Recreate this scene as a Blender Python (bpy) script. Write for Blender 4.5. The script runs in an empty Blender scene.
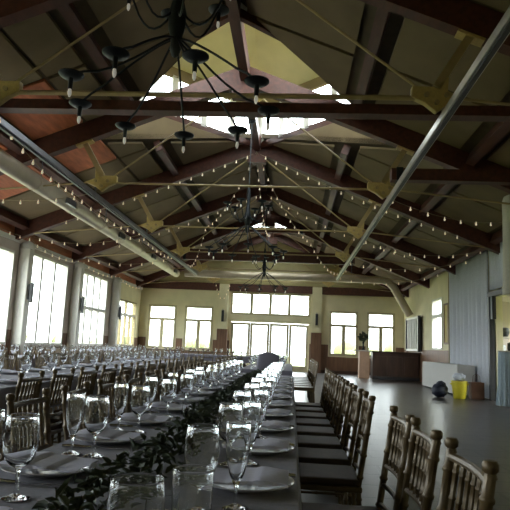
import bpy, bmesh, math, random
from mathutils import Vector, Matrix
random.seed(7)
sc = bpy.context.scene
C = sc.collection
PI = math.pi
R = math.radians

# ------------------------------------------------------------------ render look
sc.view_settings.view_transform = 'Standard'
sc.view_settings.look = 'None'
sc.view_settings.gamma = 1.0
sc.view_settings.use_curve_mapping = False
sc.view_settings.exposure = 0.08
cy = sc.cycles
cy.use_denoising = True
cy.max_bounces = 14
cy.diffuse_bounces = 6
cy.glossy_bounces = 5
cy.transmission_bounces = 12
cy.transparent_max_bounces = 24
cy.sample_clamp_indirect = 6.0
cy.caustics_reflective = False
cy.caustics_refractive = False

# ------------------------------------------------------------------ room numbers
XL, XR, XC = -7.6, 5.4, -1.1          # left wall, right wall, ridge
YF, YN = 29.0, -3.0                   # far wall, near wall
ZR, SL = 6.72, 0.40                   # underside of the deck at the ridge, slope
def roof_z(x): return ZR - SL * abs(x - XC)
ZE = 3.78                             # top of the side walls
BAYS = [2.7, 6.9, 11.1, 15.3, 19.5, 23.7, 27.9]

# ------------------------------------------------------------------ materials
def mat(name, col, rough=0.6, metal=0.0, var=0.12, scale=6.0, bump=0.0, spec=0.5, stretch=None, detail=4.0, col2=None, sheen=0.0):
    m = bpy.data.materials.new(name); m.use_nodes = True
    nt = m.node_tree; b = nt.nodes['Principled BSDF']
    tc = nt.nodes.new('ShaderNodeTexCoord'); mp = nt.nodes.new('ShaderNodeMapping')
    nz = nt.nodes.new('ShaderNodeTexNoise'); rp = nt.nodes.new('ShaderNodeValToRGB')
    nt.links.new(tc.outputs['Object'], mp.inputs['Vector']); nt.links.new(mp.outputs['Vector'], nz.inputs['Vector'])
    if stretch: mp.inputs['Scale'].default_value = stretch
    nz.inputs['Scale'].default_value = scale; nz.inputs['Detail'].default_value = detail
    lo = tuple(max(0, c * (1 - var)) for c in col); hi = tuple(min(1, c * (1 + var)) for c in col)
    if col2: lo, hi = col, col2
    rp.color_ramp.elements[0].position = 0.3; rp.color_ramp.elements[1].position = 0.7
    rp.color_ramp.elements[0].color = (*lo, 1); rp.color_ramp.elements[1].color = (*hi, 1)
    nt.links.new(nz.outputs['Fac'], rp.inputs['Fac']); nt.links.new(rp.outputs['Color'], b.inputs['Base Color'])
    b.inputs['Roughness'].default_value = rough; b.inputs['Metallic'].default_value = metal
    b.inputs['Specular IOR Level'].default_value = spec
    if sheen: b.inputs['Sheen Weight'].default_value = sheen
    if bump:
        bp = nt.nodes.new('ShaderNodeBump'); bp.inputs['Strength'].default_value = bump; bp.inputs['Distance'].default_value = 0.01
        nt.links.new(nz.outputs['Fac'], bp.inputs['Height']); nt.links.new(bp.outputs['Normal'], b.inputs['Normal'])
    return m

def mat_emit(name, col, strength):
    m = bpy.data.materials.new(name); m.use_nodes = True
    b = m.node_tree.nodes['Principled BSDF']
    b.inputs['Base Color'].default_value = (*col, 1)
    b.inputs['Emission Color'].default_value = (*col, 1); b.inputs['Emission Strength'].default_value = strength
    return m

def mat_pane(name):
    m = bpy.data.materials.new(name); m.use_nodes = True
    nt = m.node_tree; nt.nodes.remove(nt.nodes['Principled BSDF']); out = nt.nodes['Material Output']
    tr = nt.nodes.new('ShaderNodeBsdfTransparent'); gl = nt.nodes.new('ShaderNodeBsdfGlossy'); mx = nt.nodes.new('ShaderNodeMixShader')
    lw = nt.nodes.new('ShaderNodeLayerWeight'); pw = nt.nodes.new('ShaderNodeMath'); pw.operation = 'POWER'; pw.inputs[1].default_value = 5.0
    fr = nt.nodes.new('ShaderNodeMath'); fr.operation = 'MULTIPLY_ADD'; fr.inputs[1].default_value = 0.8; fr.inputs[2].default_value = 0.035
    lw.inputs['Blend'].default_value = 0.5
    nt.links.new(lw.outputs['Facing'], pw.inputs[0]); nt.links.new(pw.outputs[0], fr.inputs[0])
    tr.inputs['Color'].default_value = (0.96, 0.98, 0.97, 1); gl.inputs['Roughness'].default_value = 0.02
    nt.links.new(fr.outputs[0], mx.inputs[0]); nt.links.new(tr.outputs[0], mx.inputs[1]); nt.links.new(gl.outputs[0], mx.inputs[2])
    nt.links.new(mx.outputs[0], out.inputs['Surface'])
    return m

def mat_glass(name):
    m = bpy.data.materials.new(name); m.use_nodes = True
    b = m.node_tree.nodes['Principled BSDF']
    b.inputs['Base Color'].default_value = (0.97, 0.985, 1, 1); b.inputs['Roughness'].default_value = 0.0
    b.inputs['IOR'].default_value = 1.46; b.inputs['Transmission Weight'].default_value = 1.0
    return m

def mat_floor():
    m = mat('floor_tile', (0.075, 0.062, 0.052), rough=0.28, var=0.3, scale=1.3, spec=0.36)
    nt = m.node_tree; b = nt.nodes['Principled BSDF']
    tc = nt.nodes.new('ShaderNodeTexCoord'); br = nt.nodes.new('ShaderNodeTexBrick')
    br.offset = 0.5; br.inputs['Scale'].default_value = 1.0
    br.inputs['Brick Width'].default_value = 0.9; br.inputs['Row Height'].default_value = 0.45
    br.inputs['Mortar Size'].default_value = 0.018
    br.inputs['Color1'].default_value = (0.062, 0.05, 0.043, 1); br.inputs['Color2'].default_value = (0.038, 0.031, 0.027, 1)
    br.inputs['Mortar'].default_value = (0.02, 0.018, 0.017, 1)
    nt.links.new(tc.outputs['Object'], br.inputs['Vector'])
    mx = nt.nodes.new('ShaderNodeMix'); mx.data_type = 'RGBA'; mx.blend_type = 'MULTIPLY'; mx.inputs['Factor'].default_value = 0.35
    rp = [n for n in nt.nodes if n.type == 'VALTORGB'][0]
    rp.color_ramp.elements[0].color = (0.55, 0.55, 0.55, 1); rp.color_ramp.elements[1].color = (1, 1, 1, 1)
    nt.links.new(br.outputs['Color'], mx.inputs['A']); nt.links.new(rp.outputs['Color'], mx.inputs['B'])
    nt.links.new(mx.outputs['Result'], b.inputs['Base Color'])
    bp = nt.nodes.new('ShaderNodeBump'); bp.inputs['Strength'].default_value = 0.6; bp.inputs['Distance'].default_value = 0.006
    bp.invert = True
    nt.links.new(br.outputs['Fac'], bp.inputs['Height']); nt.links.new(bp.outputs['Normal'], b.inputs['Normal'])
    return m

MT = dict(
    floor=mat_floor(),
    cream=mat('cream_wall', (0.73, 0.67, 0.44), 0.8, var=0.06, scale=2),
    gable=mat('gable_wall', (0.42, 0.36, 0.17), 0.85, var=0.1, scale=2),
    wains=mat('wainscot_wood', (0.17, 0.085, 0.045), 0.55, var=0.25, scale=3, stretch=(4, 4, .4)),
    redwood=mat('red_timber', (0.075, 0.021, 0.010), 0.55, var=0.3, scale=4, stretch=(3, .5, 3)),
    cedar=mat('cedar_boards', (0.48, 0.15, 0.065), 0.6, var=0.25, scale=4, stretch=(3, .5, 3)),
    deck=mat('roof_deck', (0.075, 0.052, 0.024), 0.85, var=0.2, scale=3),
    panel=mat('ceiling_board', (0.185, 0.135, 0.070), 0.8, var=0.12, scale=1.5),
    white=mat('white_paint', (0.72, 0.70, 0.64), 0.5, var=0.05),
    creamf=mat('cream_frame', (0.50, 0.44, 0.27), 0.6, var=0.05),
    pinkw=mat('pinkish_white_wall', (0.58, 0.50, 0.44), 0.75, var=0.05, scale=2),
    olive=mat('olive_frame', (0.26, 0.21, 0.10), 0.5, var=0.1),
    pane=mat_pane('window_glass'),
    glass=mat_glass('clear_glass'),
    rod=mat('tan_steel', (0.38, 0.28, 0.13), 0.45, metal=0.2, var=0.1),
    hub=mat('ochre_casting', (0.50, 0.36, 0.13), 0.5, var=0.12, scale=20),
    bar=mat('grey_steel', (0.13, 0.13, 0.14), 0.35, metal=0.7, var=0.1),
    barl=mat('pale_steel', (0.42, 0.39, 0.34), 0.32, metal=0.7, var=0.1),
    duct=mat('duct_metal', (0.50, 0.43, 0.32), 0.4, metal=0.45, var=0.1, scale=3),
    iron=mat('black_iron', (0.012, 0.015, 0.018), 0.5, metal=0.4, var=0.2),
    bulb=mat_emit('warm_bulb', (1.0, 0.82, 0.6), 0.4),
    bulbw=mat_emit('frosted_bulb', (1.0, 0.93, 0.85), 0.15),
    cord=mat('cord', (0.30, 0.24, 0.14), 0.7),
    gold=mat('gold_bamboo', (0.105, 0.070, 0.032), 0.38, metal=0.25, var=0.25, scale=18),
    cushion=mat('brown_cushion', (0.06, 0.035, 0.022), 0.7, var=0.2, scale=12),
    cloth=mat('grey_linen', (0.19, 0.18, 0.22), 0.9, var=0.12, scale=60, bump=0.15, sheen=0.1),
    ntbl=mat('table_ply', (0.25, 0.18, 0.10), 0.6),
    legm=mat('table_leg_steel', (0.08, 0.08, 0.08), 0.4, metal=0.6),
    china=mat('white_china', (0.78, 0.78, 0.80), 0.15, var=0.02),
    napkin=mat('lavender_grey_linen', (0.60, 0.595, 0.70), 0.9, var=0.06, scale=80, bump=0.1),
    steel=mat('cutlery_steel', (0.62, 0.62, 0.64), 0.18, metal=1.0, var=0.04),
    leaf=mat('eucalyptus_leaf', (0.018, 0.026, 0.016), 0.6, scale=14, col2=(0.085, 0.105, 0.06)),
    stem=mat('leaf_stem', (0.06, 0.05, 0.025), 0.7),
    wax=mat('candle_wax', (0.75, 0.70, 0.58), 0.5, var=0.03),
    darkwood=mat('dark_bar_wood', (0.055, 0.026, 0.016), 0.4, var=0.3, scale=3, stretch=(3, 3, .5)),
    bartop=mat('pale_bar_top', (0.62, 0.58, 0.52), 0.3, var=0.06),
    pink=mat('tan_cabinet', (0.42, 0.26, 0.17), 0.6, var=0.1),
    drape=mat('pale_drape', (0.50, 0.52, 0.57), 0.85, var=0.08, scale=30),
    drapew=mat('ivory_drape', (0.52, 0.50, 0.42), 0.85, var=0.06, scale=20),
    teal=mat('teal_cloth', (0.20, 0.25, 0.28), 0.85, var=0.1, scale=20),
    black=mat('black_metal', (0.02, 0.02, 0.022), 0.45, var=0.1),
    whitecloth=mat('white_cloth', (0.50, 0.49, 0.47), 0.9, var=0.05, scale=30),
    yellow=mat('yellow_plastic', (0.62, 0.52, 0.03), 0.45, var=0.08),
    bag=mat('navy_bag', (0.015, 0.018, 0.035), 0.6, var=0.3),
    plastic=mat('white_plastic_bag', (0.55, 0.58, 0.66), 0.35, var=0.12, scale=12),
    brown=mat('brown_paper', (0.12, 0.055, 0.03), 0.8, var=0.15),
    grass=mat('lawn', (0.09, 0.11, 0.03), 0.95, scale=1.0, col2=(0.15, 0.16, 0.06)),
    foliage=mat('outdoor_leaves', (0.05, 0.065, 0.018), 0.9, scale=3.0, col2=(0.12, 0.13, 0.04)),
    blueleaf=mat('blue_grey_leaves', (0.045, 0.06, 0.07), 0.9, scale=8),
    board=mat('ochre_board', (0.50, 0.38, 0.12), 0.7, var=0.1),
    deckout=mat('terrace', (0.32, 0.30, 0.26), 0.8, var=0.1),
    dark=mat('dark_cloth', (0.035, 0.035, 0.045), 0.85, var=0.2),
)

# ------------------------------------------------------------------ mesh builder
class MB:
    def __init__(s): s.b = bmesh.new()
    def box(s, c, size, rot=None):
        m = Matrix.Translation(Vector(c))
        if rot is not None: m = m @ rot.to_4x4()
        bmesh.ops.create_cube(s.b, size=1, matrix=m @ Matrix.Diagonal((*size, 1)))
        return s
    def span(s, a, b):          # axis-aligned box from corner a to corner b
        a, b = Vector(a), Vector(b)
        return s.box((a + b) / 2, tuple(abs(v) for v in (b - a)))
    def beam(s, p0, p1, w, h, up=(0, 0, 1)):
        p0, p1 = Vector(p0), Vector(p1); d = (p1 - p0); L = d.length; d.normalize()
        u = Vector(up); x = d.cross(u)
        if x.length < 1e-4: x = d.cross(Vector((1, 0, 0)))
        x.normalize(); z = x.cross(d)
        rot = Matrix((x, d, z)).transposed()
        return s.box((p0 + p1) / 2, (w, L, h), rot)
    def tube(s, pts, r, seg=8, caps=True):
        pts = [Vector(p) for p in pts]; n = len(pts)
        rr = r if isinstance(r, (list, tuple)) else [r] * n
        rings = []; nx = None
        for i in range(n):
            t = (pts[min(i + 1, n - 1)] - pts[max(i - 1, 0)]).normalized()
            if nx is None:
                nx = t.orthogonal().normalized()
            else:
                nx = (nx - t * nx.dot(t))
                nx = nx.normalized() if nx.length > 1e-6 else t.orthogonal().normalized()
            ny = t.cross(nx)
            rings.append([s.b.verts.new(pts[i] + (nx * math.cos(2 * PI * k / seg) + ny * math.sin(2 * PI * k / seg)) * rr[i]) for k in range(seg)])
        for i in range(n - 1):
            for k in range(seg):
                s.b.faces.new((rings[i][k], rings[i][(k + 1) % seg], rings[i + 1][(k + 1) % seg], rings[i + 1][k]))
        if caps:
            s.b.faces.new(list(reversed(rings[0]))); s.b.faces.new(rings[-1])
        return s
    def lathe(s, prof, seg=20, c=(0, 0, 0), axis=None):
        c = Vector(c); rings = []
        rot = axis if axis is not None else Matrix.Identity(3)
        for (r, z) in prof:
            if r < 1e-5:
                rings.append([s.b.verts.new(c + rot @ Vector((0, 0, z)))])
            else:
                rings.append([s.b.verts.new(c + rot @ Vector((r * math.cos(2 * PI * k / seg), r * math.sin(2 * PI * k / seg), z))) for k in range(seg)])
        for a, b in zip(rings, rings[1:]):
            for k in range(seg):
                k2 = (k + 1) % seg
                if len(a) == 1 and len(b) == 1: continue
                if len(a) == 1: s.b.faces.new((a[0], b[k2], b[k]))
                elif len(b) == 1: s.b.faces.new((a[k], a[k2], b[0]))
                else: s.b.faces.new((a[k], a[k2], b[k2], b[k]))
        return s
    def prism(s, poly, vec):    # closed polygon (3D points) extruded along vec
        vec = Vector(vec)
        a = [s.b.verts.new(Vector(p)) for p in poly]; b = [s.b.verts.new(Vector(p) + vec) for p in poly]
        n = len(poly)
        s.b.faces.new(a); s.b.faces.new(list(reversed(b)))
        for i in range(n): s.b.faces.new((a[i], b[i], b[(i + 1) % n], a[(i + 1) % n]))
        return s
    def quad(s, p):
        s.b.faces.new([s.b.verts.new(Vector(q)) for q in p]); return s
    def blob(s, c, r, sub=2, sq=(1, 1, 1), jit=0.0):
        res = bmesh.ops.create_icosphere(s.b, subdivisions=sub, radius=1)
        for v in res['verts']:
            k = 1 + random.uniform(-jit, jit)
            v.co = Vector(c) + Vector((v.co.x * r * sq[0] * k, v.co.y * r * sq[1] * k, v.co.z * r * sq[2] * k))
        return s
    def build(s, name, m, parent=None, smooth=False, loc=None, bevel=0.0):
        bmesh.ops.recalc_face_normals(s.b, faces=s.b.faces[:])
        me = bpy.data.meshes.new(name)
        s.b.to_mesh(me); s.b.free()
        if smooth:
            for p in me.polygons: p.use_smooth = True
            me.set_sharp_from_angle(angle=R(42))
        me.materials.append(m)
        o = bpy.data.objects.new(name, me); C.objects.link(o)
        if parent is not None: o.parent = parent
        if loc is not None: o.location = loc
        if bevel:
            bv = o.modifiers.new('bevel', 'BEVEL'); bv.width = bevel; bv.segments = 2; bv.limit_method = 'ANGLE'
        return o

def tag(o, label=None, cat=None, group=None, kind=None):
    if label: o['label'] = label
    if cat: o['category'] = cat
    if group: o['group'] = group
    if kind: o['kind'] = kind
    return o
def empty(name, loc=(0, 0, 0), rz=0.0):
    o = bpy.data.objects.new(name, None); C.objects.link(o); o.empty_display_size = 0.1
    o.location = loc; o.rotation_euler = (0, 0, rz); return o
KIDS = {}
def copy_tree(o, parent=None):
    c = o.copy(); C.objects.link(c)
    if parent is not None: c.parent = parent
    for ch in o.children: copy_tree(ch, c)
    return c
class Proto:
    """first placement uses the prototype itself, later ones copy it with its parts"""
    def __init__(s, root): s.root = root; s.used = False
    def put(s, loc, rz=0.0, label=None, group=None, sc_=None, tilt=None):
        if not s.used: o = s.root; s.used = True
        else: o = copy_tree(s.root)
        o.location = loc; o.rotation_euler = (tilt[0] if tilt else 0, tilt[1] if tilt else 0, rz)
        if sc_: o.scale = (sc_, sc_, sc_)
        if label: o['label'] = label
        if group: o['group'] = group
        elif 'group' in o: del o['group']
        return o
ORD = ['nearest', 'second', 'third', 'fourth', 'fifth', 'sixth', 'seventh', 'eighth', 'ninth', 'tenth', 'eleventh', 'twelfth', 'thirteenth', 'fourteenth', 'fifteenth', 'sixteenth', 'seventeenth']

# ------------------------------------------------------------------ camera
M = ((0.99720438, 0.0329197, -0.06707999), (0.06120574, 0.15511043, 0.9859993), (0.0428636, -0.98734849, 0.15266193))
right = Vector([r[0] for r in M]); down = Vector([r[1] for r in M]); fwd = Vector([r[2] for r in M])
cam = bpy.data.cameras.new('camera'); co = bpy.data.objects.new('camera', cam); C.objects.link(co)
mw = Matrix.Identity(4)
for i in range(3):
    mw[i][0] = right[i]; mw[i][1] = -down[i]; mw[i][2] = -fwd[i]
mw[2][3] = 1.15
co.matrix_world = mw
cam.sensor_width = 36; cam.sensor_fit = 'HORIZONTAL'; cam.lens = 36 * 588 / 510; cam.clip_start = 0.02; cam.clip_end = 500
sc.camera = co

# ------------------------------------------------------------------ world: bright overcast sky
w = bpy.data.worlds.new('sky'); sc.world = w; w.use_nodes = True
nt = w.node_tree; bg = nt.nodes['Background']
tc = nt.nodes.new('ShaderNodeTexCoord'); sp = nt.nodes.new('ShaderNodeSeparateXYZ'); rp = nt.nodes.new('ShaderNodeValToRGB')
nt.links.new(tc.outputs['Generated'], sp.inputs[0]); nt.links.new(sp.outputs['Z'], rp.inputs['Fac'])
rp.color_ramp.elements[0].color = (0.31, 0.325, 0.33, 1); rp.color_ramp.elements[1].color = (0.88, 0.95, 1.0, 1)
rp.color_ramp.elements[1].position = 0.6
nt.links.new(rp.outputs['Color'], bg.inputs['Color']); bg.inputs['Strength'].default_value = 22.0

# ------------------------------------------------------------------ structure
def struct(o):
    o['kind'] = 'structure'; return o

struct(MB().span((XL - .2, YN - .2, -.2), (XR + 3, YF + .2, 0)).build('floor', MT['floor']))

def cells(u0, u1, v0, v1, holes):
    us = sorted({u0, u1, *[h[0] for h in holes], *[h[1] for h in holes]})
    vs = sorted({v0, v1, *[h[2] for h in holes], *[h[3] for h in holes]})
    us = [u for u in us if u0 <= u <= u1]; vs = [v for v in vs if v0 <= v <= v1]
    for a, b in zip(us, us[1:]):
        run = None
        for c, d in zip(vs, vs[1:]):
            cu, cv = (a + b) / 2, (c + d) / 2
            if any(h[0] < cu < h[1] and h[2] < cv < h[3] for h in holes):
                if run: yield (a, b, *run); run = None
            else:
                run = (run[0], d) if run else (c, d)
        if run: yield (a, b, *run)

T = 0.18
# far wall (plane Y = YF)
far_holes = [(-7.15, -5.75, .85, 2.98), (-5.32, -3.92, .85, 2.98), (-3.05, .85, 2.66, 3.76), (-3.0, .80, 0.02, 2.30),
             (1.82, 3.18, .85, 3.0), (3.62, 4.95, .85, 3.0)]
mb = MB()
for a, b, c, d in cells(XL - T, XR + T, 0, ZE, far_holes): mb.span((a, YF, c), (b, YF + T, d))
wall_far = struct(mb.build('wall_far', MT['cream']))
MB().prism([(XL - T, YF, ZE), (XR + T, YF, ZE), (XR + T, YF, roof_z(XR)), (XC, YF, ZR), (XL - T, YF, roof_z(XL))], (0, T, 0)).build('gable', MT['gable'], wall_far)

left_holes = [(-1.2, 1.9, .9, 3.5), (3.2, 6.3, .9, 3.5), (7.6, 10.7, .9, 3.5), (12.0, 15.35, .9, 3.42), (16.15, 19.2, .9, 3.56), (20.35, 23.5, .9, 3.56), (25.05, 28.2, .9, 2.95)]
mb = MB()
for a, b, c, d in cells(YN - T, 24.6, 0, ZE, left_holes): mb.span((XL - T, a, c), (XL, b, d))
wall_left = struct(mb.build('wall_left', MT['pinkw']))
mb = MB()
for a, b, c, d in cells(24.6, YF, 0, ZE, left_holes): mb.span((XL - T, a, c), (XL, b, d))
struct(mb.build('wall_left_far', MT['cream']))

right_holes = [(21.7, 23.2, 1.3, 3.2), (13.2, 16.1, 0.02, 2.72)]
mb = MB()
for a, b, c, d in cells(YN - T, YF, 0, roof_z(XR) - .02, right_holes): mb.span((XR, a, c), (XR + T, b, d))
wall_right = struct(mb.build('wall_right', MT['cream']))

near_holes = []
mb = MB()
for a, b, c, d in cells(XL - T, XR + T, 0, ZE, near_holes): mb.span((a, YN - T, c), (b, YN, d))
wall_near = struct(mb.build('wall_near', MT['cream']))
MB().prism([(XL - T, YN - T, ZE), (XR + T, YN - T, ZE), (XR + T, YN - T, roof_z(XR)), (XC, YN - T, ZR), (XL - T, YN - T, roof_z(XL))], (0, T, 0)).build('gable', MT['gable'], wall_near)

# timber frieze above the left windows, up to the roof
struct(MB().span((XL - T, YN - T, ZE), (XL, YF, roof_z(XL) - .02)).build('trim_1', MT['cedar']))
# pale eaves moulding along the left wall and top plates
struct(MB().span((XL, YN, ZE - .1), (XL + .06, YF, ZE + .02)).build('trim_2', MT['white']))
# dark red header along the far wall
mb = MB()
for a, b in ((XL, -3.65), (-3.15, .95), (1.4, XR)): mb.span((a, YF - .12, 3.79), (b, YF, 4.15))
struct(mb.build('trim_3', MT['redwood']))
# wainscot
mb = MB()
for a, b, c, d in cells(XL, XR, 0, 1.36, [(h[0] - .06, h[1] + .06, h[2] - .06, h[3]) for h in far_holes]): mb.span((a, YF - .025, c), (b, YF, d))
struct(mb.build('trim_4', MT['wains']))
mb = MB()
for a, b, c, d in cells(YN, YF - .03, 0, 1.3, [(h[0] - .06, h[1] + .06, h[2] - .06, h[3]) for h in left_holes]): mb.span((XL, a, c), (XL + .025, b, d))
struct(mb.build('trim_5', MT['wains']))
struct(MB().span((XR - .025, 20.2, 0), (XR, YF - .03, 1.28)).build('trim_6', MT['wains']))
struct(MB().span((XL + .03, YF - .045, 0), (-3.1, YF - .026, .14)).span((.9, YF - .045, 0), (XR - .03, YF - .026, .14)).build('baseboard_far', MT['darkwood']))

# windows --------------------------------------------------------------
wn = [0]
def window(plane, pos, u0, u1, v0, v1, fm, ncol=2, transom=None, ncol_top=None, fr=.07, mull=.055, out=1, ncast=None):
    """plane 'y': wall at Y=pos (u = X); plane 'x': wall at X=pos (u = Y); out = direction of the outside"""
    wn[0] += 1
    root = struct(empty('window_%d' % wn[0]))
    def P(u, v, d):
        return (u, pos + d * out, v) if plane == 'y' else (pos + d * out, u, v)
    f = MB(); d0, d1 = -.03, .12
    f.span(P(u0, v0, d0), P(u0 + fr, v1, d1)); f.span(P(u1 - fr, v0, d0), P(u1, v1, d1))
    f.span(P(u0 + fr, v0, d0), P(u1 - fr, v0 + fr, d1)); f.span(P(u0 + fr, v1 - fr, d0), P(u1 - fr, v1, d1))
    root.location = P((u0 + u1) / 2, v0, 0)
    inv = Vector(root.location)
    rows = [(v0 + fr, v1 - fr, ncol)]
    if transom:
        th = .06
        f.span(P(u0 + fr, transom - th, d0 + .01), P(u1 - fr, transom + th, d1 - .01))
        rows = [(v0 + fr, transom - th, ncol), (transom + th, v1 - fr, ncol_top or ncol)]
    fo = f.build('window_frame', fm, root); fo.location = -inv
    for a, b, n in rows:
        L = (u1 - u0 - 2 * fr)
        for k in range(n):
            ua, ub = u0 + fr + L * k / n, u0 + fr + L * (k + 1) / n
            g = MB().span(P(ua + .005, a + .005, .05), P(ub - .005, b - .005, .056)).build('window_pane', MT['pane'], root); g.location = -inv
            if k:
                mm = MB().span(P(ua - mull / 2, a, d0 + .015), P(ua + mull / 2, b, d1 - .02)).build('mullion', fm, root); mm.location = -inv
    return root
for h in far_holes[:2]: window('y', YF, *h, MT['creamf'], 2, 2.28, 1, mull=.17, fr=.1)
window('y', YF, *far_holes[2], MT['creamf'], 4, mull=.15, fr=.09)
for h in far_holes[4:]: window('y', YF, *h, MT['creamf'], 2, 2.3, 1, mull=.17, fr=.1)
for h in left_holes[:3]: window('x', XL, *h, MT['white'], 3, out=-1)
window('x', XL, *left_holes[3], MT['white'], 3, out=-1, mull=.12)
window('x', XL, *left_holes[4], MT['white'], 3, out=-1, mull=.13)
window('x', XL, *left_holes[5], MT['white'], 4, 2.27, 4, out=-1, mull=.15)
window('x', XL, *left_holes[6], MT['olive'], 4, 2.3, 2, out=-1, mull=.09)
window('x', XR, *right_holes[0], MT['white'], 1, 2.55, 1)
dn = [0]
def glass_doors(y, u0, u1, v1, n, out):
    L = (u1 - u0) / n
    for k in range(n):
        dn[0] += 1
        a, b = u0 + L * k, u0 + L * (k + 1)
        root = struct(empty('door_%d' % dn[0], ((a + b) / 2, y, 0.02)))
        f = MB(); hw = L / 2 - .004; s = .12; H = v1 - .03
        f.span((-hw, .02 * out, 0), (-hw + s, .08 * out, H)); f.span((hw - s, .02 * out, 0), (hw, .08 * out, H))
        f.span((-hw + s, .02 * out, 0), (hw - s, .08 * out, .25)); f.span((-hw + s, .02 * out, H - .12), (hw - s, .08 * out, H))
        f.build('door_frame', MT['creamf'], root)
        MB().span((-hw + s, .045 * out, .25), (hw - s, .052 * out, H - .12)).build('door_pane', MT['pane'], root)
        sx = hw - .06 if k % 2 == 0 else -hw + .06
        MB().tube([(sx, .02 * out, .95), (sx, -.04 * out, .95), (sx, -.04 * out, 1.15), (sx, .02 * out, 1.15)], .012, 6).build('door_handle', MT['steel'], root)
glass_doors(YF, -3.0, .80, 2.28, 4, 1)

# pilasters on the far wall and posts on the left wall ------------------
def pilaster(x, lab):
    r = tag(empty('pilaster', (x, YF - .16, 0)), lab, 'pilaster')
    MB().box((0, 0, 2.85), (.46, .26, 1.9)).build('shaft', MT['cream'], r)
    MB().box((0, -.01, .95), (.5, .3, 1.9)).build('wooden_base', MT['wains'], r)
    MB().box((0, 0, 3.95), (.46, .26, .3)).build('capital', MT['cream'], r)
    return r
pilaster(-3.4, 'cream pilaster with a brown wooden base left of the central glass doors')
pilaster(1.17, 'cream pilaster with a brown wooden base right of the central glass doors')
def lamp(loc, rz, lab):
    r = tag(empty('wall_sconce', loc, rz), lab, 'wall lamp')
    MB().box((0, .012, 0), (.1, .024, .42)).build('back_plate', MT['black'], r)
    MB().box((0, .07, -.02), (.12, .08, .55)).build('shade', MT['black'], r, bevel=.01)
    MB().box((0, .05, .29), (.06, .05, .05)).build('cap', MT['barl'], r)
lamp((-3.4, YF - .29, 2.55), PI, 'slim dark wall lamp on the pilaster left of the central glass doors')
lamp((1.17, YF - .29, 2.55), PI, 'slim dark wall lamp on the pilaster right of the central glass doors')
def post(y, lab):
    r = tag(empty('window_post', (XL + .17, y, 0)), lab, 'post')
    MB().box((0, 0, 1.85), (.3, .3, 3.4)).build('shaft', MT['white'], r, bevel=.02)
    MB().box((0, 0, .1), (.36, .36, .2)).build('plinth', MT['white'], r)
    MB().lathe([(0, 3.55), (.19, 3.55), (.2, 3.62), (.15, 3.72), (.08, 3.76), (0, 3.78)], 14).build('capital', MT['white'], r, True)
post(15.75, 'white timber post with a rounded cap at the left end of the tall three-pane window')
post(19.8, 'white timber post between the tall three-pane window and the window with small upper panes')
post(24.3, 'white timber post at the far side of the window with small upper panes')
lamp((XL + .335, 15.75, 2.35), -PI / 2, 'slim dark wall lamp on the nearest white window post')
lamp((XL + .335, 19.8, 2.3), -PI / 2, 'slim dark wall lamp on the middle white window post')
lamp((XL + .335, 24.3, 2.3), -PI / 2, 'slim dark wall lamp on the farthest white window post')

# ------------------------------------------------------------------ roof
LANT = [(12.03, 3.18), (25.5, 2.3)]     # centre Y and half diagonal of the two diamond lanterns
ceil = None
def slope_strip(y0, y1, sg, cuts, thick):
    """deck polygon between y0,y1 on one slope with triangular notches at the ridge"""
    xe = XL - T if sg < 0 else XR + T
    p = [(XC, y0)]
    for cy_, hd in cuts: p += [(XC, cy_ - hd), (XC + sg * hd, cy_), (XC, cy_ + hd)]
    p += [(XC, y1), (xe, y1), (xe, y0)]
    return [(x, y, roof_z(x)) for x, y in p]
# split at lantern centres so that every polygon stays simple
def roof_mesh():
    mb = MB()
    for sg in (-1, 1):
        mb.prism(slope_strip(YN - T, YF + T, sg, LANT, .1), (0, 0, .12))
    return mb
ceil = struct(roof_mesh().build('ceiling', MT['deck']))
# ridge beam and purlins are parts of the roof
def rz_(x, d): return roof_z(x) - d
MB().span((XC - .09, YN, ZR - .36), (XC + .09, YF, ZR - .04)).build('ridge_beam', MT['redwood'], ceil)
for sg in (-1, 1):
    for dx in (2.2, 4.4, 6.2):
        x = XC + sg * dx
        n = Vector((sg * SL, 0, 1)).normalized()
        segs = [(YN, YF)]
        if dx < 3.1:
            segs = [(YN, LANT[0][0] - (LANT[0][1] - dx) - .1), (LANT[0][0] + (LANT[0][1] - dx) + .1, LANT[1][0] - (LANT[1][1] - dx) - .1), (LANT[1][0] + (LANT[1][1] - dx) + .1, YF)]
        for a, b in segs:
            MB().beam((x, a, roof_z(x) - .13), (x, b, roof_z(x) - .13), .16, .24, up=n).build('purlin', MT['redwood'], ceil)
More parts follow.
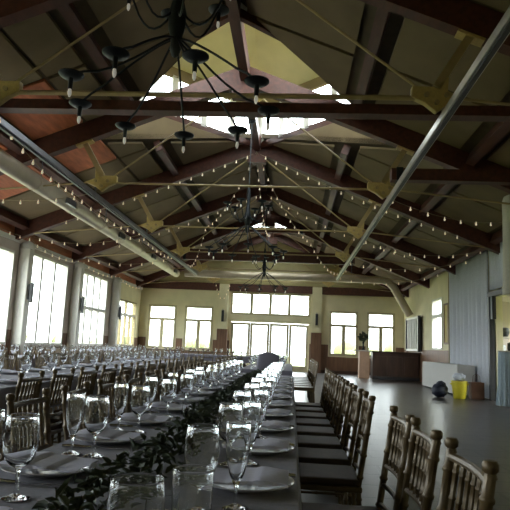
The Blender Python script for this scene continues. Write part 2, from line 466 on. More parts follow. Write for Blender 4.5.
# boards between trusses and purlins
ys = [YN] + BAYS + [YF]
for sg in (-1, 1):
    for b0, b1 in zip(ys, ys[1:]):
        if b1 - b0 < 1.5: continue
        bands = ((.2, 1.95), (2.5, 4.15), (4.65, 6.0))
        if sg < 0 and 6.9 <= b0 < 12: bands = ((.2, 1.95), (2.5, 3.1), (3.18, 4.15), (4.65, 6.0))
        for d0, d1 in bands:
            n = 2
            for k in range(n):
                ya = b0 + .16 + (b1 - b0 - .32) * k / n + .05; yb = b0 + .16 + (b1 - b0 - .32) * (k + 1) / n - .05
                if any(not (yb < cy_ - (hd - d0) - .02 or ya > cy_ + (hd - d0) + .02) for cy_, hd in LANT if d0 < hd):
                    # clip to the part outside the diamond
                    pts = None
                    cy_, hd = [L for L in LANT if not (yb < L[0] - (L[1] - d0) or ya > L[0] + (L[1] - d0))][0]
                    near = (ya + yb) / 2 < cy_
                    e = lambda d: (cy_ - max(hd - d, 0) - .12) if near else (cy_ + max(hd - d, 0) + .12)
                    if near:
                        q = [(d0, ya), (d0, min(yb, e(d0))), (d1, min(yb, e(d1))), (d1, ya)]
                        kink = hd + .0 - (cy_ - .12 - yb)
                        if d0 < kink < d1: q.insert(2, (kink, yb))
                        if e(d0) <= ya + .05:
                            kk = hd - (cy_ - .12 - ya)
                            if kk >= d1 - .1: continue
                            q = [(kk, ya)] + ([(kink, yb)] if d0 < kink < d1 else []) + [(d1, min(yb, e(d1))), (d1, ya)]
                    else:
                        q = [(d0, yb), (d0, max(ya, e(d0))), (d1, max(ya, e(d1))), (d1, yb)]
                        kink = hd - (ya - cy_ - .12)
                        if d0 < kink < d1: q.insert(2, (kink, ya))
                        if e(d0) >= yb - .05:
                            kk = hd - (yb - cy_ - .12)
                            if kk >= d1 - .1: continue
                            q = [(kk, yb)] + ([(kink, ya)] if d0 < kink < d1 else []) + [(d1, max(ya, e(d1))), (d1, yb)]
                    poly = q
                else:
                    poly = [(d0, ya), (d0, yb), (d1, yb), (d1, ya)]
                cedar = sg < 0 and 8.9 < (ya + yb) / 2 < 14 and d0 > 3
                MB().prism([(XC + sg * d, y, roof_z(XC + sg * d) - .07) for d, y in poly], (0, 0, .05)).build('ceiling_board', MT['cedar'] if cedar else MT['panel'], ceil)

# roof lanterns ---------------------------------------------------------
def lantern(cy_, hd, lab):
    r = tag(empty('roof_lantern', (XC, cy_, roof_z(XC + hd))), lab, 'roof lantern')
    off = -Vector(r.location)
    ZT = 7.75
    corners = [(XC, cy_ - hd), (XC + hd, cy_), (XC, cy_ + hd), (XC - hd, cy_)]
    def add(mb, name, m):
        o = mb.build(name, m, r); o.location = off; return o
    for i in range(4):
        a, b = Vector(corners[i]), Vector(corners[(i + 1) % 4])
        def Q(t, z, d=0.0):
            p = a.lerp(b, t); nrm = (p - Vector((XC, cy_))).normalized()
            ab = (b - a).normalized(); nn = Vector((ab.y, -ab.x))
            if nn.dot((a + b) / 2 - Vector((XC, cy_))) < 0: nn = -nn
            return (p.x + nn.x * d, p.y + nn.y * d, z)
        za, zb = roof_z(a.x), roof_z(b.x)
        zl = lambda t: za + (zb - za) * t
        ab = (b - a).normalized(); nn = Vector((ab.y, -ab.x))
        if nn.dot((a + b) / 2 - Vector((XC, cy_))) < 0: nn = -nn
        th = (nn.x * .1, nn.y * .1, 0)
        ZS = 6.42
        # level sill with solid boarding below it
        # part of each side below the sill that stands clear of the roof
        tz = 0 if za < zb else 1
        tc_ = (ZS - zl(0)) / (zl(1) - zl(0))
        if tz == 0: pl_ = [Q(0, za), Q(tc_, ZS), Q(0, ZS)]
        else: pl_ = [Q(1, zb), Q(1, ZS), Q(tc_, ZS)]
        add(MB().prism(pl_, (nn.x * .08, nn.y * .08, 0)), 'boarding', MT['panel'])
        add(MB().prism([Q(0, ZS), Q(1, ZS), Q(1, ZS + .15), Q(0, ZS + .15)], th), 'sill', MT['redwood'])
        add(MB().prism([Q(0, ZT - .25), Q(1, ZT - .25), Q(1, ZT), Q(0, ZT)], th), 'head_rail', MT['panel'])
        nP = 5
        for k in range(nP):
            t0, t1 = k / nP, (k + 1) / nP
            add(MB().prism([Q(t0 + .004, ZS + .14, .04), Q(t1 - .004, ZS + .14, .04), Q(t1 - .004, ZT - .25, .04), Q(t0 + .004, ZT - .25, .04)], (nn.x * .008, nn.y * .008, 0)), 'lantern_pane', MT['pane'])
        for k in range(nP + 1):
            t = min(max(k / nP, .02), .98)
            add(MB().prism([Q(t - .02, ZS + .1), Q(t + .02, ZS + .1), Q(t + .02, ZT - .2), Q(t - .02, ZT - .2)], (nn.x * .09, nn.y * .09, 0)), 'mullion', MT['white'])
    e = hd + .25
    mb = MB(); top = (XC, cy_, ZT + .9)
    cs = [(XC, cy_ - e, ZT), (XC + e, cy_, ZT), (XC, cy_ + e, ZT), (XC - e, cy_, ZT)]
    v = [mb.b.verts.new(c) for c in cs]; tp = mb.b.verts.new(top); tp2 = mb.b.verts.new((XC, cy_, ZT + 1.0)); v2 = [mb.b.verts.new((c[0], c[1], c[2] + .1)) for c in cs]
    for i in range(4):
        j = (i + 1) % 4
        mb.b.faces.new((v[i], v[j], tp)); mb.b.faces.new((v2[i], v2[j], tp2)); mb.b.faces.new((v[i], v[j], v2[j], v2[i]))
    add(mb, 'lantern_roof', MT['cream'])
lantern(*LANT[0], 'glazed diamond roof lantern at the ridge above the nearest chandelier and second truss')
lantern(*LANT[1], 'glazed diamond roof lantern at the ridge near the far gable')

# ------------------------------------------------------------------ trusses
HX, HZ = 2.75, 4.22
def truss(y, lab):
    r = tag(empty('roof_truss', (XC, y, HZ)), lab, 'roof truss')
    def Lc(x, z): return (x, 0, z - HZ)
    D = .40
    for sg in (-1, 1):
        x1 = 6.48 if sg > 0 else 6.48
        top0 = ZR - .02; top1 = ZR - SL * x1 - .02
        w_ = .2
        MB().prism([(0, -w_ / 2, top0 - HZ), (0, -w_ / 2, top0 - D - HZ), (sg * x1, -w_ / 2, top1 - D - HZ), (sg * x1, -w_ / 2, top1 - HZ)], (0, w_, 0)).build('rafter', MT['redwood'], r)
        hx = sg * HX
        # strut, square to the rafter
        fx = sg * (HX + .42); fz = ZR - SL * (HX + .42) - D - HZ - .02
        st = MB().beam((hx, 0, .12), (fx, 0, fz), .1, .1, up=(0, 1, 0)).build('strut', MT['rod'], r)
        MB().beam((fx - sg * .16, 0, fz + .055), (fx + sg * .16, 0, fz - .075), .17, .05, up=(0, 0, 1)).build('bracket', MT['hub'], st)
        # cast hub plate: a five pointed gusset
        pts = []
        for k, (ang, rad) in enumerate([(0, .34), (35, .17), (65, .36), (100, .17), (150, .34), (180, .3), (215, .17), (270, .24), (320, .17)]):
            a_ = R(ang) if sg > 0 else R(180 - ang)
            pts.append((hx + rad * math.cos(a_), -.05, rad * .8 * math.sin(a_)))
        hb = MB().prism(pts, (0, .1, 0)).build('hub_plate', MT['hub'], r, bevel=.012)
        for bx, bz in ((.12, .02), (-.12, .02), (0, .14), (0, -.08)):
            MB().lathe([(0, -.03), (.03, -.03), (.03, .03), (0, .03)], 8, (hx + bx, -.06, bz), Matrix.Rotation(PI / 2, 3, 'X')).build('bolt', MT['rod'], hb)
        # tie rods hub - ridge and hub - eave
        MB().tube([(hx - sg * .2, 0, .12), (sg * .12, 0, ZR - D - .1 - HZ)], .018, 8).build('tie_rod', MT['rod'], r, True)
        MB().tube([(hx + sg * .25, 0, 0), (sg * 6.35, 0, ZR - SL * 6.35 - D + .1 - HZ)], .018, 8).build('tie_rod', MT['rod'], r, True)
        MB().tube([(hx + sg * .2, 0, -.12), (hx + sg * .2, 0, -.2)], .012, 6).build('hanger', MT['bar'], r)
    MB().tube([(-HX + .25, 0, 0), (HX - .25, 0, 0)], .022 if y > 8 else .034, 8).build('tie_rod', MT['rod'], r, True)
    MB().box((0, 0, ZR - .55 - HZ), (.5, .24, .3)).build('ridge_gusset', MT['redwood'], r)
    return r
names = ['overhead, behind the nearest chandelier', 'thick tie rod across the top of the photo', 'crossing under the near roof lantern', 'just beyond the near roof lantern', 'halfway down the hall behind strings of bulbs', 'in front of the far roof lantern', 'closest to the far wall']
for y, nm in zip(BAYS, names): truss(y, 'dark red roof truss with ochre hubs, ' + nm)
def crossbeam(y, x0, x1, z, h, lab, w_=.22):
    r = tag(empty('cross_beam', ((x0 + x1) / 2, y, z)), lab, 'beam')
    L = (x1 - x0) / 2
    MB().box((0, 0, 0), (2 * L, w_, h)).build('timber', MT['redwood'], r)
    for s in (-1, 1):
        MB().box((s * (L - .15), 0, 0), (.12, w_ + .03, h + .03)).build('strap', MT['iron'], r)
crossbeam(8.3, -6.2, 4.0, 4.62, .15, 'long dark red cross beam under the near end of the near roof lantern')
crossbeam(23.45, -4.6, 2.4, 4.72, .42, 'dark horizontal cross beam in front of the far gable')
crossbeam(23.45, -2.6, .4, 5.82, .2, 'short collar beam high under the far roof lantern', .18)
crossbeam(10.8, 1.75, 4.6, 4.42, .22, 'short dark cross beam right of the right lighting track')

# lighting tracks, ducts ------------------------------------------------
def track(x, m, y0, y1, lab):
    r = tag(empty('lighting_track', (x, (y0 + y1) / 2, 3.95)), lab, 'track'); L = (y1 - y0) / 2
    MB().box((0, 0, 0), (.1, 2 * L, .1)).build('rail', m, r, bevel=.01)
    MB().box((0, 0, -.06), (.05, 2 * L, .02)).build('groove', MT['black'], r)
    for y in BAYS:
        if y0 < y < y1: MB().box((0, y - (y0 + y1) / 2, .1), (.03, .03, .16)).build('hanger', m, r)
track(-3.98, MT['bar'], 3.0, 23.6, 'dark steel lighting track running the length of the hall on the left')
track(1.74, MT['barl'], 2.0, 23.6, 'pale steel lighting track running the length of the hall on the right')
def duct():
    r = tag(empty('air_duct', (-5.2, 16, 4.18)), 'long round metal air duct under the left roof slope', 'air duct')
    MB().tube([(0, y, 0) for y in (-9.5, -3, 3, 9.6)], .17, 20).build('duct_pipe', MT['duct'], r, True)
    for y in range(-9, 10, 2):
        MB().tube([(0, y - .03, 0), (0, y + .03, 0)], .183, 20).build('duct_joint', MT['duct'], r, True)
    for y in (-8.9, -4.7, -.5, 3.5, 7.7):
        MB().tube([(0, y, .19), (0, y, .98)], .012, 6).build('hanger', MT['bar'], r)
    for y in (-7.5, -3.5, .5, 4.5, 8.5):
        MB().box((.19, y, -.05), (.06, .5, .14)).build('vent', MT['bar'], r)
duct()
r = tag(empty('air_duct', (0, 26.6, 4.32)), 'pale round air duct across the far end that bends down at the right', 'air duct')
MB().tube([(-5.0, 0, 0), (-1, 0, 0), (3.9, 0, 0), (4.2, 0, -.06), (4.45, 0, -.28), (5.2, 0, -1.55)], .17, 18).build('duct_pipe', MT['duct'], r, True)
for x in (-4, -2, 0, 2, 3.7): MB().tube([(x - .03, 0, 0), (x + .03, 0, 0)], .185, 18).build('duct_joint', MT['duct'], r, True)
for x in (-4.4, -1.2, 2.6): MB().tube([(x, 0, .17), (x, 0, roof_z(x) - 4.36)], .012, 6).build('hanger', MT['bar'], r)

# ------------------------------------------------------------------ chandeliers
def arm_pts(r0, z0, r1, z1, ang, dip):
    out = []
    for k in range(9):
        t = k / 8; rr = r0 + (r1 - r0) * t
        z = z0 + (z1 - z0) * (t ** 1.2) - dip * math.sin(PI * t)
        if t > .8: z += .02
        out.append((rr * math.cos(ang), rr * math.sin(ang), z))
    return out
def chandelier():
    r = tag(empty('chandelier'), 'black iron chandelier', 'chandelier')
    MB().lathe([(0, -.12), (.03, -.1), (.05, -.04), (.045, .05), (.075, .16), (.08, .3), (.05, .42), (.035, .6), (.05, .8), (.03, .95), (0, .97)], 14).build('stem', MT['iron'], r, True)
    MB().tube([(0, 0, .95), (0, 0, 2.6)], .014, 6).build('chain', MT['iron'], r)
    MB().lathe([(0, 2.52), (.1, 2.54), (.1, 2.6), (0, 2.62)], 12).build('ceiling_rose', MT['iron'], r)
    def arm(ang, r1, z0, z1, dip):
        a = MB().tube(arm_pts(.05, z0, r1, z1, ang, dip), .0105, 6).build('arm', MT['iron'], r, True)
        c = (r1 * math.cos(ang), r1 * math.sin(ang), z1)
        n = 16
        prof = [(0, .02), (.03, .02), (.075, .0), (.1, .018), (.1, .008), (.075, -.012), (.03, -.02), (0, -.02)]
        MB().lathe(prof, n, c).build('dish', MT['iron'], a, True)
        MB().lathe([(0, -.02), (.02, -.02), (.018, -.11), (0, -.11)], 8, c).build('lamp_holder', MT['iron'], a, True)
        MB().lathe([(0, -.11), (.012, -.11), (.017, -.135), (.015, -.155), (.006, -.175), (0, -.177)], 8, c).build('bulb', MT['bulbw'], a, True)
    for k in range(9): arm(2 * PI * k / 9 + .2, .85, .05, -.52, .1 * (k % 2))
    for k in range(6): arm(2 * PI * k / 6 + .5, .48, .3, .55, .22)
    return r
P_ch = Proto(chandelier())
for y, lab in ((4.75, 'large black iron chandelier hanging nearest, upper left of the photo'), (13.15, 'black iron chandelier halfway down the hall, wrapped by strings of bulbs'), (21.6, 'black iron chandelier farthest away, in front of the far glass doors')):
    P_ch.put((XC, y, 3.72 if y < 10 else 3.8), 0.3 * y, lab)

# ------------------------------------------------------------------ string lights
nstr = [0]
def catenary(a, b, sag, n):
    a, b = Vector(a), Vector(b)
    return [a.lerp(b, t / n) - Vector((0, 0, sag * 4 * (t / n) * (1 - t / n))) for t in range(n + 1)]
bulb_me = None
def string(pts_ctrl, nb, lab, m='bulb', br=.022):
    global bulb_me
    pts = []
    for (a, b, sag) in pts_ctrl: pts += catenary(a, b, sag, 12)[(1 if pts else 0):]
    r = tag(empty('string_light', pts[0]), lab, 'string light')
    o0 = Vector(pts[0])
    MB().tube([p - o0 for p in pts], .006, 5).build('cord', MT['cord'], r)
    L = [0]
    for p, q in zip(pts, pts[1:]): L.append(L[-1] + (q - p).length)
    for k in range(nb):
        d = L[-1] * (k + .5) / nb
        i = max(j for j in range(len(L)) if L[j] <= d); i = min(i, len(pts) - 2)
        p = pts[i].lerp(pts[i + 1], (d - L[i]) / max(L[i + 1] - L[i], 1e-6)) - o0
        if bulb_me is None:
            b = MB().lathe([(0, .012), (.01, .012), (.011, -.018), (.017, -.034), (.022, -.05), (.018, -.068), (0, -.076)], 8).build('bulb', MT[m], r, True)
            bulb_me = b.data
        else:
            b = bpy.data.objects.new('bulb', bulb_me); C.objects.link(b); b.parent = r
        b.location = p
RZ = ZR - .5
def rafter_pt(y, dx): return (XC + dx, y - .16, roof_z(XC + dx) - .45)
string([(rafter_pt(15.3, -.1), rafter_pt(15.3, -5.2), .05)], 17, 'string of bulbs along the left rafter beyond the near roof lantern')
string([(rafter_pt(15.3, .1), rafter_pt(15.3, 5.4), .12)], 18, 'string of bulbs along the right rafter beyond the near roof lantern')
string([(rafter_pt(19.5, -.1), rafter_pt(19.5, -5.0), .1)], 15, 'string of bulbs along the left rafter halfway down the hall')
string([(rafter_pt(19.5, .1), rafter_pt(19.5, 5.2), .25)], 16, 'string of bulbs along the right rafter halfway down the hall')
string([((XC, 15.1, 6.3), (XC + 1.6, 19.2, 4.6), .35), ((XC + 1.6, 19.2, 4.6), (XC + 3.2, 23.3, 4.3), .5)], 24, 'string of bulbs drooping from the ridge toward the far right track')
string([((XC, 15.1, 6.3), (XC - 1.9, 19.2, 5.0), .35), ((XC - 1.9, 19.2, 5.0), (XC - 3.2, 23.3, 4.3), .5)], 22, 'string of bulbs drooping from the ridge toward the far left track')
string([((XC, 15.1, 6.25), (XC + .1, 23.2, 5.6), .7)], 18, 'string of bulbs hanging along the ridge between the lanterns')
string([((1.66, 11.1, 4.1), (5.25, 13.6, 4.28), .25)], 9, 'string of bulbs from the right track to the pale drape column, nearest on the right')
string([((1.66, 15.3, 4.05), (5.3, 16.4, 4.05), .3)], 9, 'string of bulbs above the pale pleated wall, middle one on the right')
string([((1.66, 19.5, 4.05), (5.3, 17.6, 3.95), .28)], 9, 'string of bulbs above the pale pleated wall, lowest one on the right')
string([((1.66, 23.6, 4.05), (5.3, 21.0, 4.0), .35)], 9, 'string of bulbs dipping toward the right wall near the bar')
string([((1.80, 4.0, 4.03), (1.80, 11.0, 4.03), .0)], 12, 'string of amber bulbs tied along the right lighting track')
string([((-3.9, 6.9, 4.0), (-4.4, 11.0, 4.0), .15), ((-4.4, 11.0, 4.0), (-4.2, 15.3, 4.05), .15), ((-4.2, 15.3, 4.05), (-4.1, 19.5, 4.0), .15)], 26, 'string of bulbs running beside the left lighting track and the duct')
string([((XL + .1, 12.2, 4.05), (XL + .2, 15.75, 3.85), .12), ((XL + .2, 15.75, 3.85), (XL + .2, 19.8, 3.85), .2), ((XL + .2, 19.8, 3.85), (XL + .2, 24.3, 3.85), .2), ((XL + .2, 24.3, 3.85), (XL + .2, 28.6, 3.8), .2)], 30, 'string of bulbs along the eaves above the left windows')
string([((-7.3, 15.8, 3.9), (-3.85, 15.2, 4.05), .25)], 9, 'string of bulbs from the nearest window post to the left track')
string([((-7.3, 11.5, 4.1), (-3.85, 11.1, 4.05), .22)], 9, 'string of bulbs crossing below the cedar boards at the left edge')
string([((-7.3, 19.8, 3.9), (-3.85, 19.4, 4.05), .25)], 9, 'string of bulbs from the middle window post to the left track')
string([((-3.7, 27.7, 4.05), (-3.0, 27.7, 4.05), .75)], 8, 'short looped string of bulbs beside the left pilaster')

# ------------------------------------------------------------------ chairs
def knuckle_tube(pts, r, seg=8, step=.11):
    pts = [Vector(p) for p in pts]; out = []; rad = []
    for a, b in zip(pts, pts[1:]):
        L = (b - a).length; n = max(1, round(L / step))
        for k in range(n):
            t0 = k / n
            for dt, f in ((0, 1.0), (.42, 1.0), (.47, 1.28), (.53, 1.28), (.58, 1.0)):
                out.append(a.lerp(b, t0 + dt / n)); rad.append(r * f)
    out.append(pts[-1]); rad.append(r)
    return MB().tube(out, rad, seg)
def chiavari():
    r = tag(empty('chiavari_chair'), 'gold bamboo-style chair', 'chair')
    W, Bk, Fr = .172, -.18, .18
    def back_y(z): return Bk - max(0, z - .44) * .15
    MB().box((0, 0, .435), (.40, .40, .03)).build('seat', MT['gold'], r, bevel=.008)
    MB().box((0, .005, .468), (.385, .385, .036)).build('cushion', MT['cushion'], r, bevel=.014)
    for s in (-1, 1):
        lg = knuckle_tube([(s * W, back_y(0) - .03, 0), (s * W, Bk, .44), (s * W, back_y(.885), .885)], .0145)
        o = lg.build('rear_leg', MT['gold'], r, True)
        MB().lathe([(0, -.01), (.016, -.01), (.013, .002), (.0185, .008), (.0195, .022), (.015, .03), (0, .033)], 10, (s * W, back_y(.885), .885)).build('finial', MT['gold'], o, True)
        knuckle_tube([(s * (W + .005), Fr + .02, 0), (s * W, Fr, .43)], .0145).build('front_leg', MT['gold'], r, True)
        knuckle_tube([(s * W, back_y(.2) - .015, .2), (s * W, Fr + .01, .2)], .009, 6).build('stretcher', MT['gold'], r, True)
    for z in (.22, .14): knuckle_tube([(-W, Fr + .012, z), (W, Fr + .012, z)], .009, 6).build('stretcher', MT['gold'], r, True)
    for z, nm in ((.865, 'top_rail'), (.66, 'lower_rail'), (.58, 'ladder_rail'), (.50, 'ladder_rail')):
        y = back_y(z)
        pts = [(-W, y, z), (-W / 2, y - .012, z), (0, y - .016, z), (W / 2, y - .012, z), (W, y, z)]
        MB().tube(pts, .0125 if nm == 'top_rail' else .0105, 8).build(nm, MT['gold'], r, True)
    for k in range(6):
        x = -W + 2 * W * (k + 1) / 7
        b = -.014 * (1 - (x / W) ** 2)
        knuckle_tube([(x, back_y(.66) + b, .66), (x, back_y(.865) + b, .865)], .0085, 6, .07).build('spindle', MT['gold'], r, True)
    return r
def chiavari_small():
    """far copies: one mesh"""
    mb = MB(); W, Bk, Fr = .172, -.18, .18
    def back_y(z): return Bk - max(0, z - .44) * .15
    mb.box((0, 0, .45), (.40, .40, .06))
    for s in (-1, 1):
        mb.tube([(s * W, Bk - .03, 0), (s * W, Bk, .44), (s * W, back_y(.92), .92)], .016, 5)
        mb.tube([(s * W, Fr + .02, 0), (s * W, Fr, .43)], .015, 5)
    for z in (.865, .66, .55): mb.tube([(-W, back_y(z), z), (W, back_y(z), z)], .012, 5)
    for k in range(5):
        x = -W + 2 * W * (k + 1) / 6
        mb.tube([(x, back_y(.66), .66), (x, back_y(.865), .865)], .009, 4)
    return tag(mb.build('chiavari_chair', MT['gold']), 'gold bamboo-style chair', 'chair')
P_c = Proto(chiavari()); P_cs = Proto(chiavari_small())
FR, FL = PI / 2, -PI / 2      # facing -X / facing +X
def jit(a): return random.uniform(-a, a)

yr = [1.60, 2.10, 2.53, 3.42, 3.97, 4.54, 5.10, 5.66, 6.22, 6.78, 7.34]
for k, y in enumerate(yr):
    lab = 'gold bamboo-style chair on the aisle side of the nearest table, %s from the camera' % ORD[k]
    if k == 0: lab = 'gold bamboo-style chair with spindled back at the lower right corner, closest to the camera'
    P_c.put((.215 + (0.0 if k < 3 else -.02), y, 0), FR + jit(.03), lab, 'aisle side chairs of the nearest table')
yl = [1.98 + .57 * k for k in range(11)]
for k, y in enumerate(yl):
    P_c.put((-.88, y, 0), FL + jit(.04), 'gold bamboo-style chair on the window side of the nearest table, %s from the camera' % ORD[k], 'window side chairs of the nearest table')
for k in range(14):
    y = 3.9 + .58 * k
    if y < 8.5:
        P_c.put((-1.97, y, 0), FR + jit(.04), 'gold bamboo-style chair on the near side of the second table, %s along the row' % ORD[k], 'near side chairs of the second table')
    else:
        P_cs.put((-1.97, y, 0), FR + jit(.04), 'gold bamboo-style chair at the far end of the near side of the second table', 'far end chairs on the near side of the second table')
for k in range(12):
    P_cs.put((-3.22, 5.2 + .58 * k, 0), FL + jit(.04), 'gold bamboo-style chair on the window side of the second table', 'window side chairs of the second table')
for k in range(20):
    P_cs.put((-4.37, 8.0 + .58 * k, 0), FR + jit(.04), 'gold bamboo-style chair on the inner side of the table by the left windows', 'inner side chairs of the window table')
for k in range(16):
    P_cs.put((-5.83, 10.5 + .58 * k, 0), FL + jit(.04), 'gold bamboo-style chair between the window table and the left windows', 'window side chairs of the window table')
for k in range(10):
    P_cs.put((-6.6 + .52 * k, 21.35, 0), jit(.04), 'gold bamboo-style chair with its back to the camera at the far crosswise table', 'near side chairs of the crosswise table')
for k in range(10):
    P_cs.put((-6.6 + .52 * k, 22.85, 0), PI + jit(.04), 'gold bamboo-style chair facing the camera behind the far crosswise table', 'far side chairs of the crosswise table')
for k in range(7):
    P_cs.put((.22, 10.6 + .58 * k, 0), FR + jit(.04), 'gold bamboo-style chair on the aisle side of the far centre table', 'aisle side chairs of the far centre table')
    P_cs.put((-1.06, 10.6 + .58 * k, 0), FL + jit(.04), 'gold bamboo-style chair on the left side of the far centre table', 'left side chairs of the far centre table')

# ------------------------------------------------------------------ tables
def cloth_mesh(hx, hy, top, drop, seed):
    rnd = random.Random(seed)
    mb = MB(); n_l = max(12, int(hy * 2 / .16)); n_s = max(6, int(hx * 2 / .14))
    per = []
    for k in range(n_l): per.append((hx, -hy + 2 * hy * k / n_l, 1, 0))
    for k in range(n_s): per.append((hx - 2 * hx * k / n_s, hy, 0, 1))
    for k in range(n_l): per.append((-hx, hy - 2 * hy * k / n_l, -1, 0))
    for k in range(n_s): per.append((-hx + 2 * hx * k / n_s, -hy, 0, -1))
    rings = []
    for (z, push, amp) in ((top, 0, 0), (top - .012, .010, 0), (top - drop * .35, .012, .004), (top - drop * .7, .013, .008), (top - drop, .014, .012)):
        ring = []
        for i, (x, y, nx, ny) in enumerate(per):
            a = push + amp * math.sin(i * 1.9 + seed) + amp * .5 * rnd.uniform(-1, 1)
            ring.append(mb.b.verts.new((x + nx * a, y + ny * a, z)))
        rings.append(ring)
    n = len(per)
    for A, B in zip(rings, rings[1:]):
        for i in range(n): mb.b.faces.new((A[i], A[(i + 1) % n], B[(i + 1) % n], B[i]))
    mb.b.faces.new(rings[0])
    return mb
def table(cx, cyy, hx, hy, lab_t, lab_c, drop=.235, rz=0, seed=1):
    r = tag(empty('banquet_table', (cx, cyy, 0), rz), lab_t, 'table')
    MB().box((0, 0, .735), (2 * hx - .01, 2 * hy - .01, .03)).build('tabletop', MT['ntbl'], r)
    ny = max(2, int(hy / 1.2) + 1)
    for k in range(ny):
        y = -hy + .25 + (2 * hy - .5) * k / (ny - 1)
        for s in (-1, 1): MB().tube([(s * (hx - .24), y, 0), (s * (hx - .24), y, .72)], .016, 6).build('leg', MT['legm'], r)
    o = cloth_mesh(hx, hy, .757, drop, seed).build('tablecloth', MT['cloth'], None, True)
    o.location = (cx, cyy, 0); o.rotation_euler = (0, 0, rz)
    for p in o.data.polygons:
        if len(p.vertices) > 4: p.use_smooth = False
    tag(o, lab_c, 'tablecloth')
    return o
TX = -.415
table(TX, 4.45, .445, 4.0, 'long banquet table nearest the camera, under the grey cloth with the leaf garland', 'dark grey linen cloth on the nearest long table with the leaf garland')
table(-2.60, 8.35, .44, 4.6, 'second long banquet table, left of the nearest one', 'dark grey linen cloth on the second long table left of the nearest', seed=2)
table(-5.1, 14.2, .44, 6.2, 'long banquet table running beside the left windows', 'dark grey linen cloth on the table beside the left windows', seed=3)
table(-4.3, 22.1, .44, 2.8, 'crosswise banquet table at the far left in front of the far windows', 'dark grey linen cloth on the crosswise table at the far left', rz=PI / 2, seed=4)
table(-.42, 12.4, .44, 2.2, 'far centre banquet table in line beyond the nearest one', 'dark grey linen cloth on the far centre table before the glass doors', seed=5)
ZT = .759

# ------------------------------------------------------------------ table ware prototypes
def glass_lathe(prof_o, prof_i, seg):
    return MB().lathe(prof_o + prof_i, seg)
def wine():
    o = [(0, 0), (.033, 0), (.034, .002), (.02, .006), (.006, .012), (.0045, .03), (.0045, .062), (.008, .072), (.022, .080), (.034, .094), (.041, .115), (.0425, .138), (.041, .165), (.0378, .196), (.0384, .1985), (.0376, .2002)]
    i = [(.0368, .1985), (.0369, .196), (.0401, .165), (.0416, .138), (.0401, .115), (.0332, .0955), (.02, .083), (.006, .078), (0, .077)]
    return tag(MB().lathe(o + i, 28).build('wine_glass', MT['glass'], None, True), 'wine glass', 'glass')
def flute():
    o = [(0, 0), (.031, 0), (.032, .002), (.018, .006), (.006, .012), (.0045, .03), (.0045, .05), (.009, .06), (.018, .08), (.026, .11), (.0305, .145), (.0315, .175), (.0307, .202), (.0313, .2045), (.0305, .206)]
    i = [(.0298, .2045), (.0299, .202), (.0307, .175), (.0297, .145), (.0252, .111), (.0165, .083), (.006, .067), (0, .066)]
    return tag(MB().lathe(o + i, 26).build('champagne_flute', MT['glass'], None, True), 'flute', 'glass')
def wine_small():
    o = [(0, 0), (.034, 0), (.02, .006), (.005, .012), (.005, .065), (.03, .09), (.0425, .13), (.0375, .2)]
    i = [(.0362, .2), (.0405, .13), (.028, .094), (0, .077)]
    return tag(MB().lathe(o + i, 12).build('wine_glass', MT['glass'], None, True), 'wine glass', 'glass')
def plate():
    return tag(MB().lathe([(0, 0), (.08, 0), (.085, .003), (.125, .014), (.135, .018), (.136, .021), (.124, .018), (.085, .008), (.08, .007), (0, .007)], 32).build('dinner_plate', MT['china'], None, True), 'plate', 'plate')
def napkin():
    mb = MB(); nx, ny = 20, 12; hx, hy = .118, .094
    def top(u, v):
        z = .027 + .004 * math.sin(u * 3) * (1 - abs(v) * .3)
        # three stepped folds
        z += .004 * (1 if u > -.32 else 0) + .004 * (1 if u > .22 else 0)
        ex = max(0, math.hypot(u * hx, v * hy) - .085)
        return z - ex * .12
    g = [[mb.b.verts.new((hx * (-1 + 2 * i / nx), hy * (-1 + 2 * j / ny) * (1 + .04 * math.sin(i)), top(-1 + 2 * i / nx, -1 + 2 * j / ny))) for j in range(ny + 1)] for i in range(nx + 1)]
    h = [[mb.b.verts.new((v.co.x, v.co.y, max(.0235 - max(0, math.hypot(v.co.x, v.co.y) - .142) * .3, v.co.z - .012) if math.hypot(v.co.x, v.co.y) > .11 else .0225)) for v in row] for row in g]
    for i in range(nx):
        for j in range(ny):
            mb.b.faces.new((g[i][j], g[i + 1][j], g[i + 1][j + 1], g[i][j + 1])); mb.b.faces.new((h[i][j], h[i][j + 1], h[i + 1][j + 1], h[i + 1][j]))
    edge = [(i, 0) for i in range(nx)] + [(nx, j) for j in range(ny)] + [(i, ny) for i in range(nx, 0, -1)] + [(0, j) for j in range(ny, 0, -1)]
    for (a, b), (c, d) in zip(edge, edge[1:] + edge[:1]):
        mb.b.faces.new((g[a][b], h[a][b], h[c][d], g[c][d]))
    return tag(mb.build('napkin', MT['napkin'], None, True), 'napkin', 'napkin')
def knife():
    r = tag(empty('table_knife'), 'knife', 'knife')
    MB().tube([(-.105, 0, .005), (-.06, 0, .006), (0, 0, .005)], [.006, .0065, .0045], 8).build('handle', MT['steel'], r, True)
    MB().prism([(0, -.007, .003), (.07, -.009, .003), (.11, -.004, .003), (.115, .004, .003), (.1, .007, .003), (0, .005, .003)], (0, 0, .002)).build('blade', MT['steel'], r)
    return r
def fork():
    r = tag(empty('table_fork'), 'fork', 'fork')
    MB().tube([(-.1, 0, .004), (-.05, 0, .006), (.03, 0, .008), (.05, 0, .005)], [.006, .0045, .003, .008], 8).build('handle', MT['steel'], r, True)
    mb = MB()
    for k in range(4): mb.tube([(.045, (k - 1.5) * .0055, .005), (.07, (k - 1.5) * .0058, .003), (.095, (k - 1.5) * .0055, .008)], .0016, 5)
    mb.build('tines', MT['steel'], r, True)
    return r
P_w, P_f, P_ws, P_p, P_n, P_k, P_fk = (Proto(f()) for f in (wine, flute, wine_small, plate, napkin, knife, fork))

